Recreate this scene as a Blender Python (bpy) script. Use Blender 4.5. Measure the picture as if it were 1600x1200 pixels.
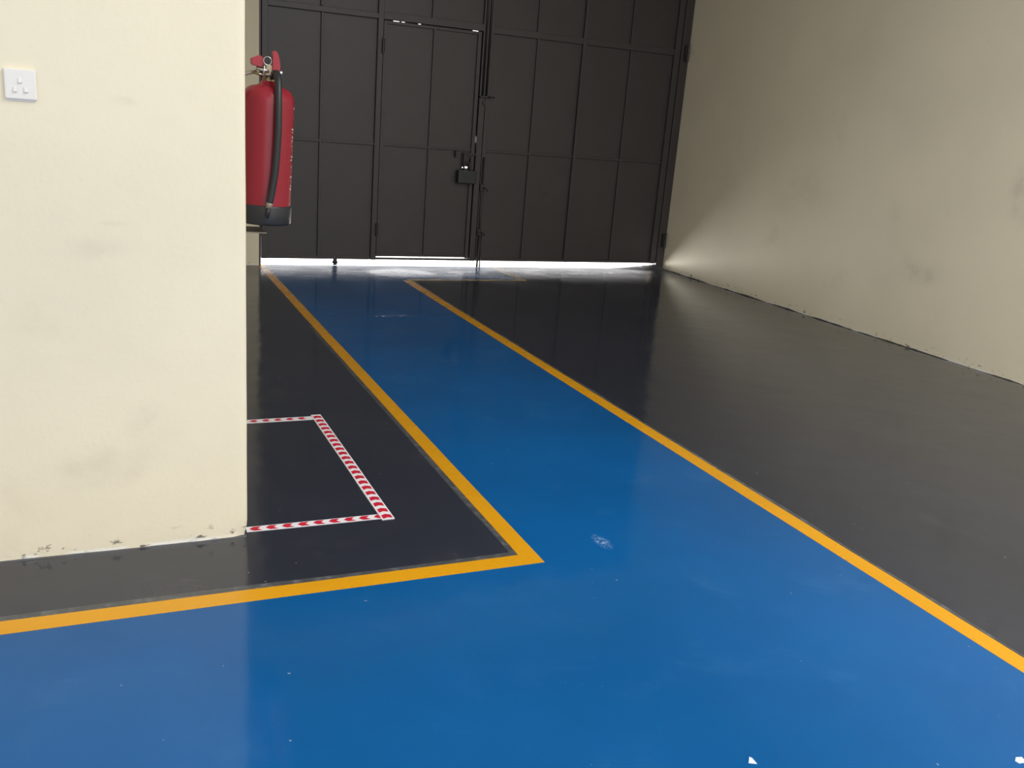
import bpy, bmesh, math, random
from mathutils import Vector, Matrix, noise

for o in list(bpy.data.objects):
    bpy.data.objects.remove(o)
S = bpy.context.scene
C = S.collection
R = math.radians

# ---------------------------------------------------------------- camera
FPX = 1425.13                       # focal length in pixels of the 1600 px wide frame
cam = bpy.data.cameras.new('camera')
cam.sensor_fit = 'HORIZONTAL'; cam.sensor_width = 36.0
cam.lens = 36.0 * FPX / 1600.0
cam.clip_start = 0.05; cam.clip_end = 300
co = bpy.data.objects.new('camera', cam); C.objects.link(co)
rx = Vector((0.915017, -0.395999, 0.076992))
dn = Vector((-0.042115, -0.283576, -0.958025))
fw = Vector((0.401210, 0.873367, -0.276154))
co.matrix_world = Matrix(((rx.x, -dn.x, -fw.x, 0.0), (rx.y, -dn.y, -fw.y, 0.0), (rx.z, -dn.z, -fw.z, 1.4), (0, 0, 0, 1)))
S.camera = co

# ---------------------------------------------------------------- light
W = bpy.data.worlds.new('sky'); S.world = W; W.use_nodes = True
bg = W.node_tree.nodes['Background']
bg.inputs['Color'].default_value = (1.0, 0.99, 0.985, 1)
bg.inputs["Strength"].default_value = 0.90
sun = bpy.data.lights.new('sun', 'SUN'); sun.energy = 9.0; sun.angle = R(0.6); sun.color = (1.0, 0.97, 0.93)
so = bpy.data.objects.new('sun', sun); C.objects.link(so)
so.rotation_euler = Vector((-0.30, -0.75, -1.25)).to_track_quat('-Z', 'Y').to_euler()
# daylight portal in the open rear of the hall
pl = bpy.data.lights.new('rear_opening_portal', 'AREA'); pl.shape = 'RECTANGLE'
REAR_Y, CEIL, XL, XR, GY = -3.4, 4.3, -3.2, 5.47, 8.28
pl.size = XR - XL; pl.size_y = CEIL
pl.cycles.is_portal = True
po = bpy.data.objects.new('rear_opening_portal', pl); C.objects.link(po)
po.location = ((XL + XR) / 2, REAR_Y, CEIL / 2); po.rotation_euler = (R(90), 0, 0)
# second portal: the hall is open to the yard on the near left as well
SIDE_Y = 1.3
p2 = bpy.data.lights.new('side_opening_portal', 'AREA'); p2.shape = 'RECTANGLE'
p2.size = SIDE_Y - REAR_Y; p2.size_y = CEIL; p2.cycles.is_portal = True
p2o = bpy.data.objects.new('side_opening_portal', p2); C.objects.link(p2o)
p2o.location = (XL, (SIDE_Y + REAR_Y) / 2, CEIL / 2); p2o.rotation_euler = (R(90), 0, R(-90))
# unseen overhead fill lamp, added to lift the right wall
FILL_RECT = (1.8, 3.8, -1.2, 1.6)
rl = bpy.data.lights.new('overhead_fill', 'AREA'); rl.shape = 'RECTANGLE'
rl.size = FILL_RECT[1] - FILL_RECT[0]; rl.size_y = FILL_RECT[3] - FILL_RECT[2]; rl.energy = 112.0; rl.color = (1.0, 0.99, 0.97)
rlo = bpy.data.objects.new('overhead_fill', rl); C.objects.link(rlo)
rlo.location = ((FILL_RECT[0] + FILL_RECT[1]) / 2, (FILL_RECT[2] + FILL_RECT[3]) / 2, CEIL - .03)
# daylight off the sunlit apron, entering under the gate
al = bpy.data.lights.new('apron_daylight', 'AREA'); al.shape = 'RECTANGLE'
al.size = 4.06; al.size_y = 0.24; al.energy = 48.0; al.color = (0.98, 0.97, 1.0)
ao = bpy.data.objects.new('apron_daylight', al); C.objects.link(ao)
ao.location = (3.30, GY + 0.19, 0.004); ao.rotation_euler = (R(180), 0, 0)

vs = S.view_settings
vs.view_transform = 'Standard'; vs.look = 'None'; vs.gamma = 1.0; vs.use_curve_mapping = False
vs.exposure = 1.13

# ---------------------------------------------------------------- materials
def srgb(r, g, b):
    f = lambda c: (c / 255 / 12.92) if c / 255 <= .04045 else ((c / 255 + .055) / 1.055) ** 2.4
    return (f(r), f(g), f(b), 1)

class NT:
    def __init__(self, name):
        self.m = bpy.data.materials.new(name); self.m.use_nodes = True
        self.t = self.m.node_tree; self.p = self.t.nodes['Principled BSDF']
        self.tc = self.t.nodes.new('ShaderNodeTexCoord')
    def n(self, typ, **kw):
        o = self.t.nodes.new(typ)
        for k, v in kw.items():
            if k in o.inputs: o.inputs[k].default_value = v
            else: setattr(o, k, v)
        return o
    def l(self, a, b): self.t.links.new(a, b)
    def mapped(self, scale=(1, 1, 1), loc=(0, 0, 0)):
        mp = self.n('ShaderNodeMapping'); mp.inputs['Scale'].default_value = scale; mp.inputs['Location'].default_value = loc
        self.l(self.tc.outputs['Object'], mp.inputs['Vector']); return mp.outputs['Vector']
    def noise(self, scale, detail=4, rough=.55, vec=None, dist=0.0):
        x = self.n('ShaderNodeTexNoise'); x.inputs['Scale'].default_value = scale
        x.inputs['Detail'].default_value = detail; x.inputs['Roughness'].default_value = rough; x.inputs['Distortion'].default_value = dist
        self.l(vec if vec is not None else self.tc.outputs['Object'], x.inputs['Vector']); return x.outputs['Fac']
    def ramp(self, fac, lo, hi, a=0.0, b=1.0):
        r = self.n('ShaderNodeMapRange'); r.interpolation_type = 'SMOOTHSTEP'
        r.inputs['From Min'].default_value = lo; r.inputs['From Max'].default_value = hi
        r.inputs['To Min'].default_value = a; r.inputs['To Max'].default_value = b
        self.l(fac, r.inputs['Value']); return r.outputs['Result']
    def math(self, op, a, b):
        x = self.n('ShaderNodeMath'); x.operation = op
        for i, v in enumerate((a, b)):
            if isinstance(v, (int, float)): x.inputs[i].default_value = v
            else: self.l(v, x.inputs[i])
        return x.outputs[0]
    def mix(self, fac, a, b):
        x = self.n('ShaderNodeMix'); x.data_type = 'RGBA'
        if isinstance(fac, (int, float)): x.inputs[0].default_value = fac
        else: self.l(fac, x.inputs[0])
        for i, v in ((6, a), (7, b)):
            if isinstance(v, tuple): x.inputs[i].default_value = v
            else: self.l(v, x.inputs[i])
        return x.outputs[2]
    def blob(self, loc, rad):
        """1 inside an ellipsoid at loc with radii rad, 0 outside (for single stains)"""
        v = self.mapped(tuple(1 / r for r in rad), tuple(-l / r for l, r in zip(loc, rad)))
        ln = self.n('ShaderNodeVectorMath'); ln.operation = 'LENGTH'; self.l(v, ln.inputs[0])
        return self.ramp(ln.outputs['Value'], 1.0, 0.2)
    def bump(self, h, strength, dist=.01):
        b = self.n('ShaderNodeBump'); b.inputs['Distance'].default_value = dist
        if isinstance(strength, (int, float)): b.inputs['Strength'].default_value = strength
        else: self.l(strength, b.inputs['Strength'])
        self.l(h, b.inputs['Height']); self.l(b.outputs['Normal'], self.p.inputs['Normal'])
    def set(self, **kw):
        for k, v in kw.items():
            k = k.replace('_', ' ')
            if isinstance(v, (int, float, tuple)): self.p.inputs[k].default_value = v
            else: self.l(v, self.p.inputs[k])
        return self.m

MAT = {}
def simple(name, col, rough=.5, metal=0.0, vary=.12, scale=14):
    t = NT(name)
    f = t.noise(scale, 3)
    dark = tuple(c * (1 - vary) for c in col[:3]) + (1,)
    lite = tuple(min(1, c * (1 + vary)) for c in col[:3]) + (1,)
    MAT[name] = t.set(Base_Color=t.mix(f, dark, lite), Roughness=rough, Metallic=metal)

def wall_mat(name, stains, col):
    t = NT(name)
    c = t.mix(t.ramp(t.noise(1.3, 5), .35, .7), col, tuple(x * .94 for x in col[:3]) + (1,))
    sm = t.ramp(t.noise(2.4, 6, .6), .60, .74, 0, .22)                      # hand smudges
    c = t.mix(sm, c, (col[0] * .72, col[1] * .70, col[2] * .66, 1))
    for loc, rad, k in stains:
        f = t.math('MULTIPLY', t.blob(loc, rad), t.ramp(t.noise(9, 5), .35, .72, .25 * k, k))
        c = t.mix(f, c, (.36, .32, .27, 1))
    # chips and dirt along the foot of the wall
    sep = t.n('ShaderNodeSeparateXYZ'); t.l(t.tc.outputs['Object'], sep.inputs[0])
    foot = t.ramp(sep.outputs['Z'], .075, .012)
    chip = t.math('MULTIPLY', foot, t.ramp(t.noise(38, 3, .6, t.mapped((.6, .6, 1.2))), .60, .68))
    c = t.mix(chip, c, (.17, .155, .12, 1))
    lime = t.math('MULTIPLY', t.ramp(t.math('ADD', sep.outputs['Z'], t.math('MULTIPLY', t.noise(30, 4), -.020)), .006, -.001), t.ramp(t.noise(7, 3, .5, t.mapped((1, 1, .4), (3, 1, 0))), .40, .52, 0, .75))
    c = t.mix(lime, c, (.86, .85, .81, 1))
    t.bump(t.math('ADD', t.noise(55, 4), t.math('MULTIPLY', t.noise(7, 3), 3.0)), .10, .006)
    MAT[name] = t.set(Base_Color=c, Roughness=.62)

CREAM = (.80, .733, .560, 1)
wall_mat('cream_paint', [((-.02, 2.87, .96), (.13, .3, .05), .16), ((.12, 2.87, .40), (.12, .3, .12), .2), ((.06, 2.87, 1.37), (.05, .2, .02), .2),
                         ((.02, 2.87, 1.03), (.05, .2, .012), .3), ((-.05, 2.87, .28), (.2, .3, .1), .25)], CREAM)
wall_mat('cream_paint_hall', [((5.47, 4.2, 1.2), (.3, .16, .3), .35), ((5.47, 4.9, .55), (.3, .25, .12), .3), ((5.47, 6.3, 1.0), (.3, .6, .3), .14)], CREAM)

def floor_mat(name, col, scuff, k, spots=(), ior=1.5, darks=()):
    t = NT(name)
    c = t.mix(t.ramp(t.noise(.9, 4), .3, .7), tuple(x * .90 for x in col[:3]) + (1,), tuple(x * 1.10 for x in col[:3]) + (1,))
    c = t.mix(t.ramp(t.noise(3.2, 7, .68, dist=.6), .52, .80, 0, k), c, scuff)                       # dusty clouds
    c = t.mix(t.ramp(t.noise(5.0, 6, .7, t.mapped((.7, 3.2, 1), (4, 2, 0)), .8), .66, .80, 0, k * 1.3), c, scuff)   # wipe marks
    c = t.mix(t.ramp(t.noise(46, 1, .4, t.mapped((1, 1, 1), (9, 0, 0))), .80, .83, 0, .35), c, (.55, .58, .6, 1))   # specks
    for loc, rad, kk in spots:
        f = t.math('MULTIPLY', t.blob(loc, rad), t.ramp(t.noise(60, 5, .7), .44, .62, 0, kk))
        c = t.mix(f, c, (.36, .52, .72, 1))
    for loc, rad, kk in darks:
        c = t.mix(t.math('MULTIPLY', t.blob(loc, rad), t.ramp(t.noise(35, 3), .35, .55, .2 * kk, kk)), c, (.008, .008, .009, 1))
    rough = t.ramp(t.noise(2.2, 5), .3, .75, .085, .16)
    # under-gate glare painted in as pale haze, on a rougher dusty floor
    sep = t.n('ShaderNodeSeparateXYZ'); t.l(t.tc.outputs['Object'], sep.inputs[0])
    haze_dust = t.math('MULTIPLY', t.ramp(sep.outputs['Y'], 7.35, 8.15), t.ramp(t.noise(4.5, 6, .65, t.mapped((.5, 1.6, 1))), .25, .70, .35, 1))
    c = t.mix(t.math('MULTIPLY', haze_dust, .40), c, (.21, .215, .25, 1))
    rough = t.math('ADD', rough, t.math('MULTIPLY', haze_dust, .26))
    # blistered, lumpy patches of the coating near the gate catch the light
    lump = t.math('MAXIMUM', t.blob((2.44, 7.86, 0), (.42, .34, .3)), t.blob((1.84, 6.14, 0), (.36, .09, .3)))
    h = t.math('ADD', t.math('MULTIPLY', t.noise(2.6, 2), .9), t.math('MULTIPLY', t.math('MULTIPLY', t.noise(62, 2, .5, t.mapped((1, .36, 1))), lump), 1.5))
    rough = t.math('MULTIPLY', rough, t.ramp(lump, 0, .5, 1, .45))
    t.bump(t.math('ADD', h, t.math('MULTIPLY', t.noise(26, 2), .012)), .30, .010)
    MAT[name] = t.set(Base_Color=c, Roughness=rough, IOR=ior)

BLUE = (.0036, .090, .288, 1); GREY = (.0260, .030, .044, 1)
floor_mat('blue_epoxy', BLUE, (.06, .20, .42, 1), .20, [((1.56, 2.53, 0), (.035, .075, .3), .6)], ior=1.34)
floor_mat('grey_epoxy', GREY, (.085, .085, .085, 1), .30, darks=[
    ((4.10, 3.62, 0), (.055, .010, .3), .9), ((3.62, 5.05, 0), (.09, .016, .3), .8), ((4.55, 4.65, 0), (.03, .012, .3), .7), ((3.55, 3.50, 0), (.02, .010, .3), .8),
    ((3.95, 4.20, 0), (.30, .05, .3), .35), ((3.55, 2.95, 0), (.22, .03, .3), .45), ((4.25, 6.2, 0), (.10, .02, .3), .6), ((3.25, 2.75, 0), (.02, .012, .3), .8)])
t = NT('yellow_line_paint')
c = t.mix(t.ramp(t.noise(2.0, 5), .35, .75), (.68, .318, .007, 1), (.625, .29, .007, 1))
c = t.mix(t.ramp(t.noise(30, 4, .65), .70, .78, 0, .4), c, (.40, .22, .05, 1))
MAT['yellow_line_paint'] = t.set(Base_Color=c, Roughness=t.ramp(t.noise(5, 3), .3, .7, .22, .36), Specular_IOR_Level=.32)
t = NT('worn_yellow_paint')
c = t.mix(t.ramp(t.noise(11, 5, .65), .42, .62), (.50, .30, .06, 1), (.10, .095, .09, 1))
MAT['worn_yellow_paint'] = t.set(Base_Color=c, Roughness=.3)
t = NT('masking_edge_grey')
c = t.mix(t.ramp(t.noise(24, 5, .7, t.mapped((1, 1, 1))), .45, .75), (.060, .064, .070, 1), (.16, .165, .175, 1))
MAT['masking_edge_grey'] = t.set(Base_Color=c, Roughness=.32)
t = NT('gate_paint')
c = t.mix(t.noise(3.0, 4), (.033, .0280, .0285, 1), (.048, .041, .042, 1))
c = t.mix(t.ramp(t.noise(26, 5), .62, .78, 0, .35), c, (.075, .066, .060, 1))
t.bump(t.noise(40, 3), .05, .004)
MAT['gate_paint'] = t.set(Base_Color=c, Roughness=.42)
simple('gate_ironwork', (.022, .019, .019, 1), .4)
simple('concrete', (.42, .41, .39, 1), .9, 0, .15, 3)
simple('asphalt', (.17, .17, .17, 1), .9, 0, .15, 3)
simple('pale_sheet', (.85, .86, .84, 1), .4, 0, .03)
simple('ceiling_paint', (.72, .69, .62, 1), .8)
simple('extinguisher_red', (.27, .012, .027, 1), .30, 0, .06)
simple('lever_red', (.33, .010, .024, 1), .35, 0, .06)
simple('black_rubber', (.016, .018, .021, 1), .48)
simple('base_black', (.020, .022, .027, 1), .38)
simple('nickel', (.62, .60, .56, 1), .28, 1.0)
simple('brass_fitting', (.30, .24, .17, 1), .35, 1.0)
simple('bracket_steel', (.30, .255, .21, 1), .55, .2)
simple('pale_print', (.62, .58, .50, 1), .5)
simple('white_plastic', (.77, .755, .715, 1), .28, 0, .02)
simple('tape_white', (.84, .83, .88, 1), .32, 0, .05)
simple('tape_red', (.60, .016, .045, 1), .32, 0, .10)
simple('padlock_black', (.014, .018, .018, 1), .4)
simple('paper', (.55, .62, .70, 1), .8)
simple('joint_dark', (.05, .045, .036, 1), .8, 0, .4, 40)
simple('mortar', (.075, .078, .085, 1), .5, 0, .3, 30)

# ---------------------------------------------------------------- helpers
def link(name, me, mat, parent=None, kind=None, label=None):
    o = bpy.data.objects.new(name, me); C.objects.link(o)
    if mat and not me.materials: me.materials.append(MAT[mat])
    if parent: o.parent = parent
    if kind: o['kind'] = kind
    if label: o['label'] = label
    return o
def mesh(name, bm, smooth=False):
    bmesh.ops.recalc_face_normals(bm, faces=bm.faces[:])
    me = bpy.data.meshes.new(name); bm.to_mesh(me); bm.free()
    if smooth:
        for p in me.polygons: p.use_smooth = True
    return me
def add_box(bm, x0, x1, y0, y1, z0, z1, bev=0.0, seg=2):
    vs = [bm.verts.new(p) for p in ((x0, y0, z0), (x1, y0, z0), (x1, y1, z0), (x0, y1, z0), (x0, y0, z1), (x1, y0, z1), (x1, y1, z1), (x0, y1, z1))]
    fs = [bm.faces.new([vs[i] for i in q]) for q in ((3, 2, 1, 0), (4, 5, 6, 7), (0, 1, 5, 4), (1, 2, 6, 5), (2, 3, 7, 6), (3, 0, 4, 7))]
    if bev:
        es = list({e for f in fs for e in f.edges})
        bmesh.ops.bevel(bm, geom=es, offset=bev, segments=seg, affect='EDGES', profile=.6)
def box(name, dims, mat, parent=None, bev=0.0, off=(0, 0, 0), **kw):
    bm = bmesh.new(); x0, x1, y0, y1, z0, z1 = dims
    add_box(bm, x0 - off[0], x1 - off[0], y0 - off[1], y1 - off[1], z0 - off[2], z1 - off[2], bev)
    return link(name, mesh(name, bm), mat, parent, **kw)
def add_tube(bm, pts, rad, n=12, cap=True):
    pts = [Vector(p) for p in pts]; rings = []
    rads = rad if isinstance(rad, (list, tuple)) else [rad] * len(pts)
    up = None
    for i, p in enumerate(pts):
        d = (pts[min(i + 1, len(pts) - 1)] - pts[max(i - 1, 0)]).normalized()
        if up is None: up = d.orthogonal().normalized()
        up = (up - d * up.dot(d)).normalized(); sd = d.cross(up)
        rings.append([bm.verts.new(p + (up * math.cos(a) + sd * math.sin(a)) * rads[i]) for a in (2 * math.pi * k / n for k in range(n))])
    for a, b in zip(rings, rings[1:]):
        for k in range(n): bm.faces.new((a[k], a[(k + 1) % n], b[(k + 1) % n], b[k]))
    if cap: bm.faces.new(rings[0][::-1]); bm.faces.new(rings[-1])
def tube(name, pts, rad, mat, parent=None, n=12, **kw):
    bm = bmesh.new(); add_tube(bm, pts, rad, n); return link(name, mesh(name, bm, True), mat, parent, **kw)
def lathe(name, prof, mat, parent=None, n=48, cx=0, cy=0, **kw):
    bm = bmesh.new(); rings = []
    for r, z in prof:
        rings.append([bm.verts.new((cx + r * math.cos(2 * math.pi * k / n), cy + r * math.sin(2 * math.pi * k / n), z)) for k in range(n)])
    for a, b in zip(rings, rings[1:]):
        for k in range(n): bm.faces.new((a[k], a[(k + 1) % n], b[(k + 1) % n], b[k]))
    bm.faces.new(rings[0][::-1]); bm.faces.new(rings[-1])
    return link(name, mesh(name, bm, True), mat, parent, **kw)
def prism(name, poly, z0, z1, mat, parent=None, **kw):
    bm = bmesh.new()
    lo = [bm.verts.new((x, y, z0)) for x, y in poly]; hi = [bm.verts.new((x, y, z1)) for x, y in poly]
    bm.faces.new(lo[::-1]); bm.faces.new(hi)
    for i in range(len(poly)):
        j = (i + 1) % len(poly); bm.faces.new((lo[i], lo[j], hi[j], hi[i]))
    return link(name, mesh(name, bm), mat, parent, **kw)
def thing(name, label, cat, loc, group=None, rot=(0, 0, 0)):
    o = bpy.data.objects.new(name, None); C.objects.link(o); o.empty_display_size = .1
    o.location = loc; o.rotation_euler = rot; tag(o, label, cat, group); return o
def tag(o, label, cat, group=None):
    o['label'] = label; o['category'] = cat
    if group: o['group'] = group
    return o
def smooth_sharp(o, ang=35):
    for p in o.data.polygons: p.use_smooth = True
    o.data.set_sharp_from_angle(angle=R(ang))

# ---------------------------------------------------------------- the setting
def N(x, y, z, s): return noise.noise(Vector((x * s, y * s, z * s)))

# outdoor ground
g = box('ground', (-60, 60, -60, 90, -.5, -.03), 'asphalt', kind='structure', label='weathered asphalt ground outside the hall')
apron = box('apron', (-4, 9, GY + .013, 30, -.2, -.004), 'concrete', kind='structure', label='sunlit concrete apron outside the gate')

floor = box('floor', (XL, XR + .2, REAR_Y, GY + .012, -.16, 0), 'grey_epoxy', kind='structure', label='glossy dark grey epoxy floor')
LX0, LX1 = 1.228, 1.293           # left yellow line
RX0, RX1 = 2.350, 2.424           # right yellow line
FY0, FY1 = 2.442, 2.512           # front yellow line
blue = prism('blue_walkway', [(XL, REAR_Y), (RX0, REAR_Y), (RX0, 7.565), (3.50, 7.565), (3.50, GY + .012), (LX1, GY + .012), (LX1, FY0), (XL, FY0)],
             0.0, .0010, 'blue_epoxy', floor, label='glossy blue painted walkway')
# right line has a faintly hand-cut edge
def strip(name, x0, x1, y0, y1, mat, z=.0014, along='y', wob=.0016, step=.12):
    bm = bmesh.new(); a, b = [], []
    L0, L1 = (y0, y1) if along == 'y' else (x0, x1)
    n = max(2, int((L1 - L0) / step))
    for i in range(n + 1):
        s = L0 + (L1 - L0) * i / n
        d0 = N(s, x0 * 9, y0, 2.3) * wob; d1 = N(s, x1 * 7 + 5, y1, 2.9) * wob
        if along == 'y': p, q = (x0 + d0, s), (x1 + d1, s)
        else: p, q = (s, y0 + d0), (s, y1 + d1)
        a.append([bm.verts.new((p[0], p[1], h)) for h in (0, z)]); b.append([bm.verts.new((q[0], q[1], h)) for h in (0, z)])
    for i in range(n):
        bm.faces.new((a[i][1], a[i + 1][1], b[i + 1][1], b[i][1])); bm.faces.new((a[i][0], a[i][1], a[i + 1][1], a[i + 1][0])); bm.faces.new((b[i][0], b[i + 1][0], b[i + 1][1], b[i][1]))
    return link(name, mesh(name, bm), mat, floor)
strip('yellow_line', RX0, RX1, REAR_Y, 7.545, 'yellow_line_paint')
strip('yellow_line', LX0, LX1, FY1 - .03, GY + .008, 'yellow_line_paint')
strip('yellow_line', XL, LX1, FY0, FY1, 'yellow_line_paint', along='x', z=.00145)
strip('yellow_line', RX0 + .05, 3.535, 7.555, 7.610, 'worn_yellow_paint', along='x')
strip('yellow_line', 3.465, 3.530, 7.61, GY - .03, 'worn_yellow_paint')
strip('masking_edge', RX1, RX1 + .017, REAR_Y, 7.5, 'masking_edge_grey', z=.0005, wob=.012)
strip('masking_edge', LX0 - .024, LX0, FY1, 5.9, 'masking_edge_grey', z=.0005, wob=.008)
strip('masking_edge', XL, LX0 - .006, FY1 - .01, FY1 + .026, 'masking_edge_grey', z=.0008, along='x', wob=.008)

# corner wall (left): plan outline extruded through many levels, plaster slightly uneven
def plaster_mass(name, plan, zs, amp, mat, chip=None):
    bm = bmesh.new(); lv = []
    for z in zs:
        row = []
        for (x, y, nx, ny) in plan:
            d = (N(x, y, z, 1.1) * .7 + N(x, y, z, 5.0) * .3) * amp
            if chip: d -= chip(x, y, z)
            row.append(bm.verts.new((x + nx * d, y + ny * d, z)))
        lv.append(row)
    n = len(plan)
    for a, b in zip(lv, lv[1:]):
        for i in range(n):
            j = (i + 1) % n; bm.faces.new((a[i], a[j], b[j], b[i]))
    bm.faces.new(lv[0][::-1]); bm.faces.new(lv[-1])
    o = link(name, mesh(name, bm, True), mat, kind='structure'); o.data.set_sharp_from_angle(angle=R(50)); return o
CX, CY = 0.394, 2.872
plan = []
x = XL - .2
while x < CX - .10: plan.append((x, CY, 0, -1)); x += .09
for dx in (.07, .045, .03, .02): plan.append((CX - dx, CY, 0, -1))
for k in range(1, 4):
    a = R(90 * k / 4); plan.append((CX - .013 + .013 * math.sin(a), CY + .013 - .013 * math.cos(a), math.sin(a), -math.cos(a)))
y = CY + .02
for yy in (.02, .04, .07, .12, .25, .6, 1.2, 2.0, 3.0, 4.0, 5.0): plan.append((CX, CY + yy, 1, 0))
plan += [(CX, GY + .30, 1, 0), (XL - .2, GY + .30, 0, 0)]
zs = [0, .006, .014, .025, .04, .06, .09, .13] + [.13 + .09 * i for i in range(1, 46)] + [CEIL]
def chip(x, y, z):
    c = max(0, 1 - math.hypot(x - CX, y - CY) / .05) * max(0, 1 - z / .05) * .009
    return c + max(0, N(x, y, z, 14)) * .006 * max(0, 1 - z / .03)
wl = plaster_mass('wall_left', plan, zs, .0035, 'cream_paint', chip); wl['label'] = 'bright cream painted corner wall in the foreground'

wy = [REAR_Y] + [REAR_Y + .25 * i for i in range(1, 47)] + [GY + .3]
planr = [(XR, y, -1, 0) for y in wy] + [(XR + .25, GY + .3, 0, 0), (XR + .25, REAR_Y, 0, 0)]
wr = plaster_mass('wall_right', planr, [0, .01, .025, .05] + [.15 * i for i in range(1, 29)] + [CEIL], .006, 'cream_paint_hall'); wr['label'] = 'long shaded cream wall on the right'
# back wall: return beside the gate and lintel above it
bm = bmesh.new()
add_box(bm, CX - .02, 1.238, GY - .015, GY + .2, 0, CEIL); add_box(bm, 1.238, XR + .05, GY - .005, GY + .2, 3.62, CEIL)
wb = link('wall_back', mesh('wall_back', bm), 'cream_paint_hall', kind='structure', label='cream wall around the gate')
ws = box('wall_side', (XL - .2, XL, SIDE_Y, CY, 0, CEIL), 'cream_paint_hall', kind='structure', label='cream side wall behind the camera')
cl = box('ceiling', (XL - .2, XR + .25, REAR_Y, GY + .3, CEIL, CEIL + .2), 'ceiling_paint', kind='structure', label='pale hall ceiling')

bm = bmesh.new(); add_box(bm, FILL_RECT[0], FILL_RECT[1], FILL_RECT[2], FILL_RECT[3], CEIL - .012, CEIL + .0, .002)  # sheet added out of view to go with the overhead fill lamp
link('fill_sheet_1', mesh('fill_sheet_1', bm), 'pale_sheet', kind='structure', label='unseen pale sheet added at the ceiling above the fill lamp')
# ragged dark joint where floor meets the walls
def joint(name, parent, p0, p1, nrm, h, mat, seed, proud=.003, step=.035):
    bm = bmesh.new(); p0, p1 = Vector(p0), Vector(p1); L = (p1 - p0).length; n = int(L / step); rows = []
    nv = Vector(nrm)
    for i in range(n + 1):
        p = p0.lerp(p1, i / n)
        w = proud * (1 + .8 * N(i * step, seed, 0, 6)); hh = h * max(.12, .55 + .9 * N(i * step, seed, 3, 5) + .5 * N(i * step, seed, 7, 17))
        rows.append([bm.verts.new(p + nv * (w + .004)), bm.verts.new(p + nv * w + Vector((0, 0, hh * .7))), bm.verts.new(p - nv * .006 + Vector((0, 0, hh)))])
    for a, b in zip(rows, rows[1:]):
        for k in range(2): bm.faces.new((a[k], b[k], b[k + 1], a[k + 1]))
    return link(name, mesh(name, bm, True), mat, parent)
joint('floor_joint', wr, (XR, REAR_Y, 0), (XR, GY, 0), (-1, 0, 0), .011, 'joint_dark', 1.7, .004)
joint('floor_joint', wl, (XL, CY, 0), (CX - .004, CY, 0), (0, -1, 0), .0045, 'mortar', 4.1, .001, .02)
# crumbled mortar ridge closing the gap at the hinge post
bm = bmesh.new(); rows = []
for i in range(25):
    x = 4.86 + (5.42 - 4.86) * i / 24; k = i / 24; hgt = .046 * k ** 1.3 * (1 + .25 * N(x, 3, 0, 22))
    rows.append([bm.verts.new((x, GY + dy + .012 * N(x, dy, 1, 14), max(0.0005, hgt * s))) for dy, s in ((-.16 * k - .02, 0), (-.06 * k - .01, .6), (.0, 1), (.045, 1), (.06, 0))])
for a, b in zip(rows, rows[1:]):
    for k in range(4): bm.faces.new((a[k], b[k], b[k + 1], a[k + 1]))
link('mortar_ridge', mesh('mortar_ridge', bm, True), 'mortar', floor)

# gate posts
def post(name, x0, x1, label):
    o = box(name, (x0, x1, GY - .012, GY + .07, 0, 3.62), 'gate_paint', bev=.004, kind='structure'); o['label'] = label; return o
post('trim_1', 1.232, 1.256, 'narrow dark steel gate post against the cream return wall')
post('trim_2', 5.372, 5.462, 'dark steel hinge post against the right wall')
box('trim_3', (1.232, 5.462, GY, GY + .07, 3.56, 3.62), 'gate_paint', kind='structure')

# ---------------------------------------------------------------- the steel gate
ZB, ZT, ZH, ZM = .060, 3.55, 2.165, 1.106     # foot, top, underside of head rail, mid rail
F0, F1 = GY - .006, GY + .05                         # frame front and back
PY0, PY1 = GY + .026, GY + .032               # sheet panels sit back from the frame
def origin(root): return root.parent.location if root.parent else root.location
def gbox(name, root, x0, x1, z0, z1, y0=F0, y1=F1, mat='gate_paint', bev=.0025):
    return box(name, (x0, x1, y0, y1, z0, z1), mat, root, bev, off=origin(root))
def panel(root, x0, x1, z0, z1, hole=None, name='panel'):
    bm = bmesh.new(); o = origin(root)
    rects = [(x0, x1, z0, z1)]
    if hole:
        a, b, c, d = hole; rects = [(x0, a, z0, z1), (b, x1, z0, z1), (a, b, z0, c), (a, b, d, z1)]
    for (a, b, c, d) in rects: add_box(bm, a - o.x, b - o.x, PY0 - o.y, PY1 - o.y, c - o.z, d - o.z)
    return link(name, mesh(name, bm), 'gate_paint', root)

# left leaf, with the wicket opening
gl = thing('gate_leaf', 'dark brown steel gate leaf beside the fire extinguisher, holding the small door', 'gate', (2.28, GY, ZB), 'steel gate leaves')
gbox('stile', gl, 1.262, 1.312, ZB, ZT)
gbox('stile', gl, 2.252, 2.300, ZB, ZT)
gbox('stile', gl, 3.236, 3.292, ZB, ZT)
gbox('top_rail', gl, 1.312, 3.236, ZT - .05, ZT)
gbox('head_rail', gl, 1.312, 2.252, ZH, ZH + .046)
gbox('head_rail', gl, 2.300, 3.236, ZH, ZH + .060)
gbox('mid_rail', gl, 1.312, 2.252, ZM - .010, ZM + .010, GY + .006, GY + .03)
gbox('bottom_rail', gl, 1.312, 2.252, ZB, ZB + .03, GY + .01, F1)
gbox('sill_bar', gl, 2.300, 3.236, ZB, ZB + .018, GY + .01, F1)
for x in (1.768,):
    gbox('upright_bar', gl, x - .011, x + .011, ZB + .03, ZH, GY + .004, GY + .03)
for x in (1.762, 2.755):
    gbox('upright_bar', gl, x - .011, x + .011, ZH + .05, ZT - .05, GY + .004, GY + .03)
for (a, b) in ((1.30, 1.765), (1.765, 2.26)):
    panel(gl, a, b, ZB + .02, ZM); panel(gl, a, b, ZM, ZH + .02)
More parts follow.
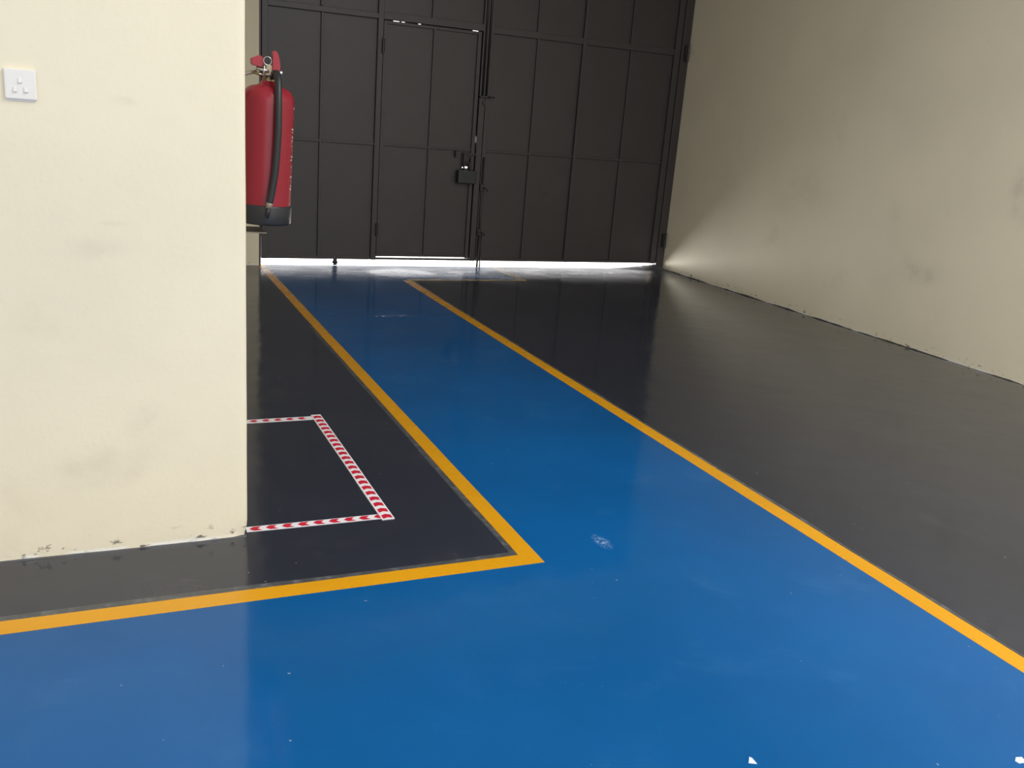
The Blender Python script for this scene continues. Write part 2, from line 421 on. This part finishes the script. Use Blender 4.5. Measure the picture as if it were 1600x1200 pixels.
for (a, b) in ((1.30, 1.762), (1.762, 2.26), (2.29, 2.755), (2.755, 3.24)):
    panel(gl, a, b, ZH + .03, ZT - .02)
# stops behind the joints, open only where the daylight shows through
gbox('jamb_stop', gl, 1.246, 1.272, .262, ZT, F1, F1 + .006)
for a, b in ((2.29, 2.400), (2.455, 2.475), (2.505, 2.63), (2.655, 3.150), (3.205, 3.24)):
    gbox('head_stop', gl, a, b, ZH - .022, ZH + .02, F1, F1 + .004)
gbox('jamb_stop', gl, 2.290, 2.318, ZB + .018, ZH, F1, F1 + .004)
gbox('jamb_stop', gl, 3.205, 3.245, 1.238, ZH, F1, F1 + .004)
gbox('jamb_stop', gl, 3.205, 3.245, ZB + .018, 1.178, F1, F1 + .004)
def hinge(root, x, z, L=.115, name='hinge', y=GY - .012):
    bm = bmesh.new(); o = origin(root)
    add_tube(bm, [(x - o.x, y - o.y, z - L / 2 - o.z), (x - o.x, y - o.y, z + L / 2 - o.z)], .0125, 12)
    add_box(bm, x - .030 - o.x, x + .004 - o.x, y + .004 - o.y, GY + .004 - o.y, z - L * .42 - o.z, z + L * .42 - o.z)
    h = link(name, mesh(name, bm), 'gate_ironwork', root); smooth_sharp(h); return h
# bolts of the left leaf along the meeting stile
for x in (3.262, 3.300):
    tube('bolt_rod', [(x - 2.28, -.012, 1.60 - ZB), (x - 2.28, -.012, 3.5 - ZB)], .010, 'gate_ironwork', gl)
gbox('bolt_bracket', gl, 3.235, 3.335, 1.585, 1.605, GY - .03, GY + .004, 'gate_ironwork')
tube('bolt_handle', [(3.30 - 2.28, -.02, 1.595 - ZB), (3.345 - 2.28, -.035, 1.598 - ZB), (3.372 - 2.28, -.035, 1.596 - ZB)], .008, 'gate_ironwork', gl)
gbox('bolt_bracket', gl, 3.270, 3.292, 1.525, 1.565, GY - .02, GY + .002, 'gate_ironwork')
gbox('hook', gl, 1.905, 1.940, .004, ZB + .01, GY + .005, GY + .03, 'gate_ironwork')
tube('hook_pin', [(1.898 - 2.28, .012, .034 - ZB), (1.945 - 2.28, .012, .030 - ZB)], .012, 'gate_ironwork', gl)

# right leaf
gr = thing('gate_leaf', 'dark brown steel gate leaf hinged at the right wall, without a door in it', 'gate', (4.33, GY, ZB), 'steel gate leaves')
gbox('stile', gr, 3.298, 3.340, ZB, ZT)
gbox('stile', gr, 5.300, 5.364, ZB, ZT)
gbox('upright', gr, 4.266, 4.304, ZB, ZT)
gbox('top_rail', gr, 3.340, 5.300, ZT - .05, ZT)
for a, b in ((3.340, 4.266), (4.304, 5.300)):
    gbox('head_rail', gr, a, b, ZH - .008, ZH + .050, GY + .002)
    gbox('mid_rail', gr, a, b, ZM - .010, ZM + .010, GY + .008, GY + .03)
    gbox('bottom_rail', gr, a, b, ZB, ZB + .03, GY + .01, F1)
for x0, x1 in ((3.800, 3.792), (4.812, 4.800)):
    gbox('upright_bar', gr, x0 - .011, x0 + .011, ZB + .03, ZH, GY + .004, GY + .03)
    gbox('upright_bar', gr, x1 - .011, x1 + .011, ZH + .05, ZT - .05, GY + .004, GY + .03)
for a, b in ((3.33, 3.800), (3.800, 4.27), (4.30, 4.81), (4.81, 5.31)):
    hole = (4.018, 4.030, .722, .746) if a == 3.800 else None
    panel(gr, a, b, ZB + .02, ZM); panel(gr, a, b, ZM, ZH); panel(gr, a, b, ZH, ZT - .02)
gbox('meeting_strip', gr, 3.285, 3.304, ZB, ZT, F1, F1 + .005)
gbox('hinge_stop', gr, 5.355, 5.380, ZB, ZT, F1, F1 + .005)
box('rust_spot', (4.016, 4.028, GY + .018, GY + .021, .722, .748), 'joint_dark', gr, off=gr.location)
for z in (2.19, .31): hinge(gr, 5.432, z, .16, y=GY - .042)
# lower bolt of the right leaf
tube('bolt_rod', [(3.318 - 4.33, -.012, .005 - ZB), (3.318 - 4.33, -.012, 1.05 - ZB)], .010, 'gate_ironwork', gr)
gbox('bolt_plate', gr, 3.300, 3.338, .10, 1.06, GY - .004, GY + .002)
for z in (.767, .347):
    gbox('bolt_bracket', gr, 3.297, 3.340, z - .03, z + .03, GY - .026, GY + .002, 'gate_ironwork')
    tube('bolt_handle', [(3.318 - 4.33, -.02, z - ZB), (3.352 - 4.33, -.036, z - .006 - ZB), (3.366 - 4.33, -.036, z - .03 - ZB)], .008, 'gate_ironwork', gr)
tube('bolt_rod', [(3.348 - 4.33, -.004, .003 - ZB), (3.348 - 4.33, -.004, .33 - ZB)], .007, 'gate_ironwork', gr)

# wicket door in the left leaf
DX0, DX1, DZ0, DZ1 = 2.306, 3.224, .092, 2.158
wd = bpy.data.objects.new('wicket_door', None); C.objects.link(wd); wd.parent = gl; wd.empty_display_size = .1
wd['label'] = 'narrow steel pedestrian door set into the gate leaf'
gbox('stile', wd, DX0, DX0 + .026, DZ0, DZ1, GY + .004, F1)
gbox('stile', wd, DX1 - .034, DX1, DZ0, DZ1, GY + .002, F1)
gbox('top_rail', wd, DX0 + .026, DX1 - .034, DZ1 - .026, DZ1, GY + .010, F1)
gbox('bottom_rail', wd, DX0 + .026, DX1 - .034, DZ0, DZ0 + .026, GY + .010, F1)
gbox('mid_rail', wd, DX0 + .026, DX1 - .034, ZM - .009, ZM + .009, GY + .008, GY + .03)
gbox('upright_bar', wd, 2.765, 2.787, DZ0 + .02, DZ1 - .02, GY + .006, GY + .03)
panel(wd, 2.325, 2.776, DZ0 + .01, ZM); panel(wd, 2.325, 2.776, ZM, DZ1 - .01)
panel(wd, 2.776, 3.20, DZ0 + .01, ZM, hole=(3.115, 3.172, .938, .958)); panel(wd, 2.776, 3.20, ZM, DZ1 - .01)
for z in (1.945, .34): hinge(wd, 2.300, z, .12)
gbox('lock_plate', wd, 3.100, 3.222, .955, 1.085, GY + .008, GY + .022, 'gate_ironwork')
gbox('staple', wd, 3.108, 3.122, .950, 1.075, GY - .026, GY + .01, 'gate_ironwork')
gbox('staple', wd, 3.180, 3.194, .935, 1.040, GY - .026, GY + .01, 'gate_ironwork')
gbox('slide_bolt', wd, 3.110, 3.246, 1.060, 1.076, GY - .022, GY - .006, 'gate_ironwork')
gbox('bolt_knob', wd, 3.030, 3.046, 1.035, 1.094, GY - .02, GY + .012, 'gate_ironwork')

pk = thing('padlock', 'large black padlock hanging on the small steel door', 'padlock', (3.142, GY - .034, .80))
box('lock_body', (-.088, .092, -.030, .028, .0, .122), 'padlock_black', pk, .008)
box('lock_band', (-.0885, .0925, -.0308, .0288, .026, .030), 'gate_ironwork', pk)
sh = [(-.030, 0, .11), (-.030, 0, .165)] + [(-.030 * math.cos(R(a)), 0, .165 + .030 * math.sin(R(a))) for a in range(20, 180, 20)] + [(.030, 0, .165), (.030, 0, .11)]
tube('shackle', sh, .0075, 'gate_ironwork', pk)

# ---------------------------------------------------------------- fire extinguisher
EX, EY, EZ = .536, 3.45, .972
fe = thing('fire_extinguisher', 'red fire extinguisher with black hose and black foot hanging beside the corner wall', 'extinguisher', (EX, EY, EZ), rot=(0, R(1.7), 0))
RB = .0905
lathe('cylinder', [(RB - .002, .055), (RB, .062)] + [(RB, .07 + .038 * i) for i in range(0, 10)] + [(RB, .430)] +
      [(.045 + .0455 * math.cos(R(a)), .430 + .050 * math.sin(R(a))) for a in (15, 30, 45, 60, 75)] + [(.040, .482), (.030, .490), (.026, .497), (.001, .498)], 'extinguisher_red', fe, 56)
lathe('foot_ring', [(.001, .004), (RB - .008, .004), (RB - .006, .0), (RB, .002), (RB + .003, .010), (RB + .0025, .066), (RB + .001, .070), (RB - .004, .070)], 'base_black', fe, 56)
lathe('neck_collar', [(.001, .488), (.024, .488), (.024, .505), (.019, .508), (.019, .520), (.001, .520)], 'brass_fitting', fe, 24)
vb = box('valve_body', (-.017, .017, -.020, .022, .512, .552), 'brass_fitting', fe, .005)
# levers: carry handle and squeeze lever
def lever(name, prof, y0, y1, mat):
    bm = bmesh.new(); a = [bm.verts.new((x, y0, z)) for x, z in prof]; b = [bm.verts.new((x, y1, z)) for x, z in prof]; n = len(prof)
    bm.faces.new(a); bm.faces.new(b[::-1])
    for i in range(n): bm.faces.new((a[i], a[(i + 1) % n], b[(i + 1) % n], b[i]))
    bmesh.ops.bevel(bm, geom=bm.edges[:], offset=.002, segments=2, affect='EDGES')
    o = link(name, mesh(name, bm), mat, fe); smooth_sharp(o, 40); return o
lever('squeeze_lever', [(.006, .534), (.030, .530), (.034, .545), (.029, .576), (.022, .596), (.010, .600), (.004, .594), (.009, .565), (.008, .548)], -.030, -.008, 'lever_red')
lever('carry_handle', [(-.064, .545), (-.030, .540), (-.022, .556), (-.026, .572), (-.036, .580), (-.066, .566)], -.026, .004, 'lever_red')
# safety pin with ring
ring = [(-.012 + .0135 * math.cos(R(a)), -.034, .563 + .0135 * math.sin(R(a))) for a in range(0, 361, 15)]
tube('safety_ring', ring, .0013, 'nickel', fe, 8)
tube('safety_pin', [(-.021, -.030, .553), (-.024, -.028, .50)], .0024, 'nickel', fe, 8)
tube('valve_stem', [(-.048, -.016, .536), (-.004, -.022, .528)], .006, 'nickel', fe, 10)
tube('pressure_screw', [(-.058, -.020, .522), (-.020, -.026, .512)], .0055, 'brass_fitting', fe, 10)
ga = lathe('gauge', [(.001, .0), (.0085, .0), (.0095, .003), (.0095, .012), (.001, .012)], 'nickel', fe, 16)
ga.rotation_euler = (0, R(90), 0); ga.location = (.030, -.022, .528)
# hose hanging down the near side
hose = [(.016, -.022, .522), (.019, -.046, .522), (.020, -.070, .505), (.019, -.088, .470), (.019, -.101, .420), (.020, -.106, .34), (.018, -.106, .26), (.014, -.106, .19), (.005, -.106, .120), (-.001, -.106, .085)]
def catmull(P, k=5):
    P = [Vector(p) for p in P]; out = []
    for i in range(len(P) - 1):
        a, b, c, d = P[max(i - 1, 0)], P[i], P[i + 1], P[min(i + 2, len(P) - 1)]
        for j in range(k):
            t = j / k; out.append(.5 * ((2 * b) + (c - a) * t + (2 * a - 5 * b + 4 * c - d) * t * t + (3 * b - a - 3 * c + d) * t ** 3))
    return out + [P[-1]]
hz = tube('hose', catmull(hose), .0125, 'black_rubber', fe, 14)
tube('hose_ferrule', [(.0165, -.026, .522), (.0185, -.043, .522)], .0145, 'black_rubber', hz, 14)
tube('nozzle_collar', [(.000, -.106, .089), (-.004, -.106, .065)], [.0118, .0105], 'bracket_steel', hz, 14)
tube('nozzle', [(-.004, -.106, .066), (-.006, -.106, .050), (-.008, -.106, .030)], [.009, .0085, .006], 'black_rubber', hz, 14)
# faded pale print on the label side
random.seed(5)
bm = bmesh.new()
def patch(a0, a1, z0, z1, r=RB + .0004):
    q = [bm.verts.new((r * math.cos(a), r * math.sin(a), z)) for a, z in ((a0, z0), (a1, z0), (a1, z1), (a0, z1))]; bm.faces.new(q)
for zc, n in ((.405, 1), (.375, 2), (.345, 3), (.318, 3), (.290, 4), (.262, 4), (.235, 5), (.200, 4), (.165, 6), (.135, 5)):
    for k in range(n):
        a = R(-26 + random.uniform(-6, 7)); z = zc + random.uniform(-.011, .011)
        patch(a, a + R(random.uniform(3, 8)), z, z + random.uniform(.0016, .006))
link('label_print', mesh('label_print', bm), 'pale_print', fe, kind='stuff')
bm = bmesh.new(); patch(R(-21), R(-18), .008, .064, RB + .0036); link('foot_seam', mesh('foot_seam', bm), 'pale_print', fe)

# hook on the wall that carries it
hk = thing('wall_hook', 'small steel hook on the corner wall holding the extinguisher neck', 'hook', (CX, EY, 1.455))
box('hook_plate', (-.002, .006, -.025, .025, -.03, .05), 'bracket_steel', hk, .001)
tube('hook_arm', [(.0, 0, .0), (.085, 0, .035), (.115, 0, .042)], .006, 'bracket_steel', hk, 10)
# little steel ledge under it
ld = thing('wall_ledge', 'small brownish steel ledge on the wall beneath the extinguisher', 'bracket', (CX, 3.48, .945))
prism('ledge_plate', [(-.004, -.085), (.142, -.085), (.136, .075), (-.004, .075)], -.004, 0, 'bracket_steel', ld)
box('ledge_flange', (-.002, .004, -.085, .075, -.05, -.004), 'bracket_steel', ld)

# ---------------------------------------------------------------- light switch
sw = thing('light_switch', 'white three-gang rocker switch plate on the bright cream wall', 'switch', (-.190, CY + .002, 1.393))
box('face_plate', (-.038, .038, -.0105, .0, -.039, .039), 'white_plastic', sw, .004)
box('back_box', (-.034, .034, -.004, .004, -.044, -.034), 'white_plastic', sw, .002)
bm = bmesh.new()
vsx = [(-.0045, -.0100, -.0075), (.0045, -.0100, -.0075), (.0045, -.0100, .0085), (-.0045, -.0100, .0085), (-.0045, -.0155, -.0062), (.0045, -.0155, -.0062), (.0045, -.0112, .0085), (-.0045, -.0112, .0085)]
v = [bm.verts.new(p) for p in vsx]
for q in ((0, 1, 2, 3), (4, 5, 6, 7), (0, 1, 5, 4), (1, 2, 6, 5), (2, 3, 7, 6), (3, 0, 4, 7)): bm.faces.new([v[i] for i in q])
bmesh.ops.bevel(bm, geom=bm.edges[:], offset=.0008, segments=2, affect='EDGES')
rk = mesh('rocker', bm)
for x, z in ((.0, .010), (-.013, -.0135), (.013, -.0135)):
    r_ = link('rocker', rk, 'white_plastic', sw); r_.location = (x, 0, z)

# ---------------------------------------------------------------- hazard tape on the floor
def chevron_mesh(w, a, b):                 # half width, body length, point length
    bm = bmesh.new()
    pts = [(-a / 2, -w), (a / 2, -w), (a / 2 + b, 0), (a / 2, w), (-a / 2, w), (-a / 2 + b, 0)]
    bm.faces.new([bm.verts.new((x, y, 0)) for x, y in pts]); return mesh('arrow_mark', bm)
def tape(p0, p1, w, label, pitch=.054, z=.0016, flip=False, start=.02, shape=(.0175, .030, .009)):
    CH = chevron_mesh(*shape)
    p0, p1 = Vector(p0), Vector(p1); d = (p1 - p0).to_2d(); L = d.length
    t_ = thing('hazard_tape', label, 'tape', (p0.x, p0.y, 0), 'red and white tape marking the extinguisher bay', (0, 0, math.atan2(d.y, d.x)))
    bm = bmesh.new(); rows = []; n = max(3, int(L / .05))
    for i in range(n + 1):
        s = L * i / n; j = N(s, p0.x * 5, p0.y, 4) * .0012
        rows.append([bm.verts.new((s, y + j, h)) for y, h in ((-w / 2, .0002), (-w / 2, z), (w / 2, z), (w / 2, .0002))])
    for a, b in zip(rows, rows[1:]):
        for k in range(3): bm.faces.new((a[k], b[k], b[k + 1], a[k + 1]))
    bm.faces.new(rows[0]); bm.faces.new(rows[-1][::-1])
    link('tape_strip', mesh('tape_strip', bm), 'tape_white', t_)
    s = start
    while s < L - .012:
        m = link('arrow_mark', CH, 'tape_red', t_); m.location = (s, 0, z + .0003); s += pitch
    return t_
# arrows point away from p0
tape((.868, 4.043, 0), (.398, 4.040, 0), .046, 'red arrow tape across the far end of the bay, beside the corner wall', start=.062, shape=(.0150, .026, .013))
tape((.876, 2.918, 0), (.396, 2.922, 0), .038, 'red arrow tape nearest the camera, running from the corner wall foot', start=.010, shape=(.0150, .028, .014))
tape((.884, 2.888, 0), (.872, 4.080, 0), .046, 'long red arrow tape running towards the gate, beside the yellow line', z=.0034, start=.018)

# ---------------------------------------------------------------- scraps
def scrap(name, pts, loc, label):
    bm = bmesh.new(); top = [bm.verts.new((x, y, z + .0009)) for x, y, z in pts]; bot = [bm.verts.new((x, y, z)) for x, y, z in pts]; n = len(pts)
    bm.faces.new(top); bm.faces.new(bot[::-1])
    for i in range(n): bm.faces.new((top[i], top[(i + 1) % n], bot[(i + 1) % n], bot[i]))
    o = link(name, mesh(name, bm), 'paper'); o.location = loc; tag(o, label, 'scrap'); return o
scrap('paper_scrap', [(-.008, -.002, 0), (.010, -.011, 0), (.009, .007, .003), (.004, .012, .004)], (1.335, 1.397, .0012), 'tiny white paper triangle on the blue floor')
scrap('paper_scrap', [(-.010, -.006, 0), (.012, -.009, 0), (.016, .008, .002), (-.002, .011, .003), (-.012, .004, 0)], (1.985, 1.190, .0012), 'torn white scrap at the very edge of the blue floor')
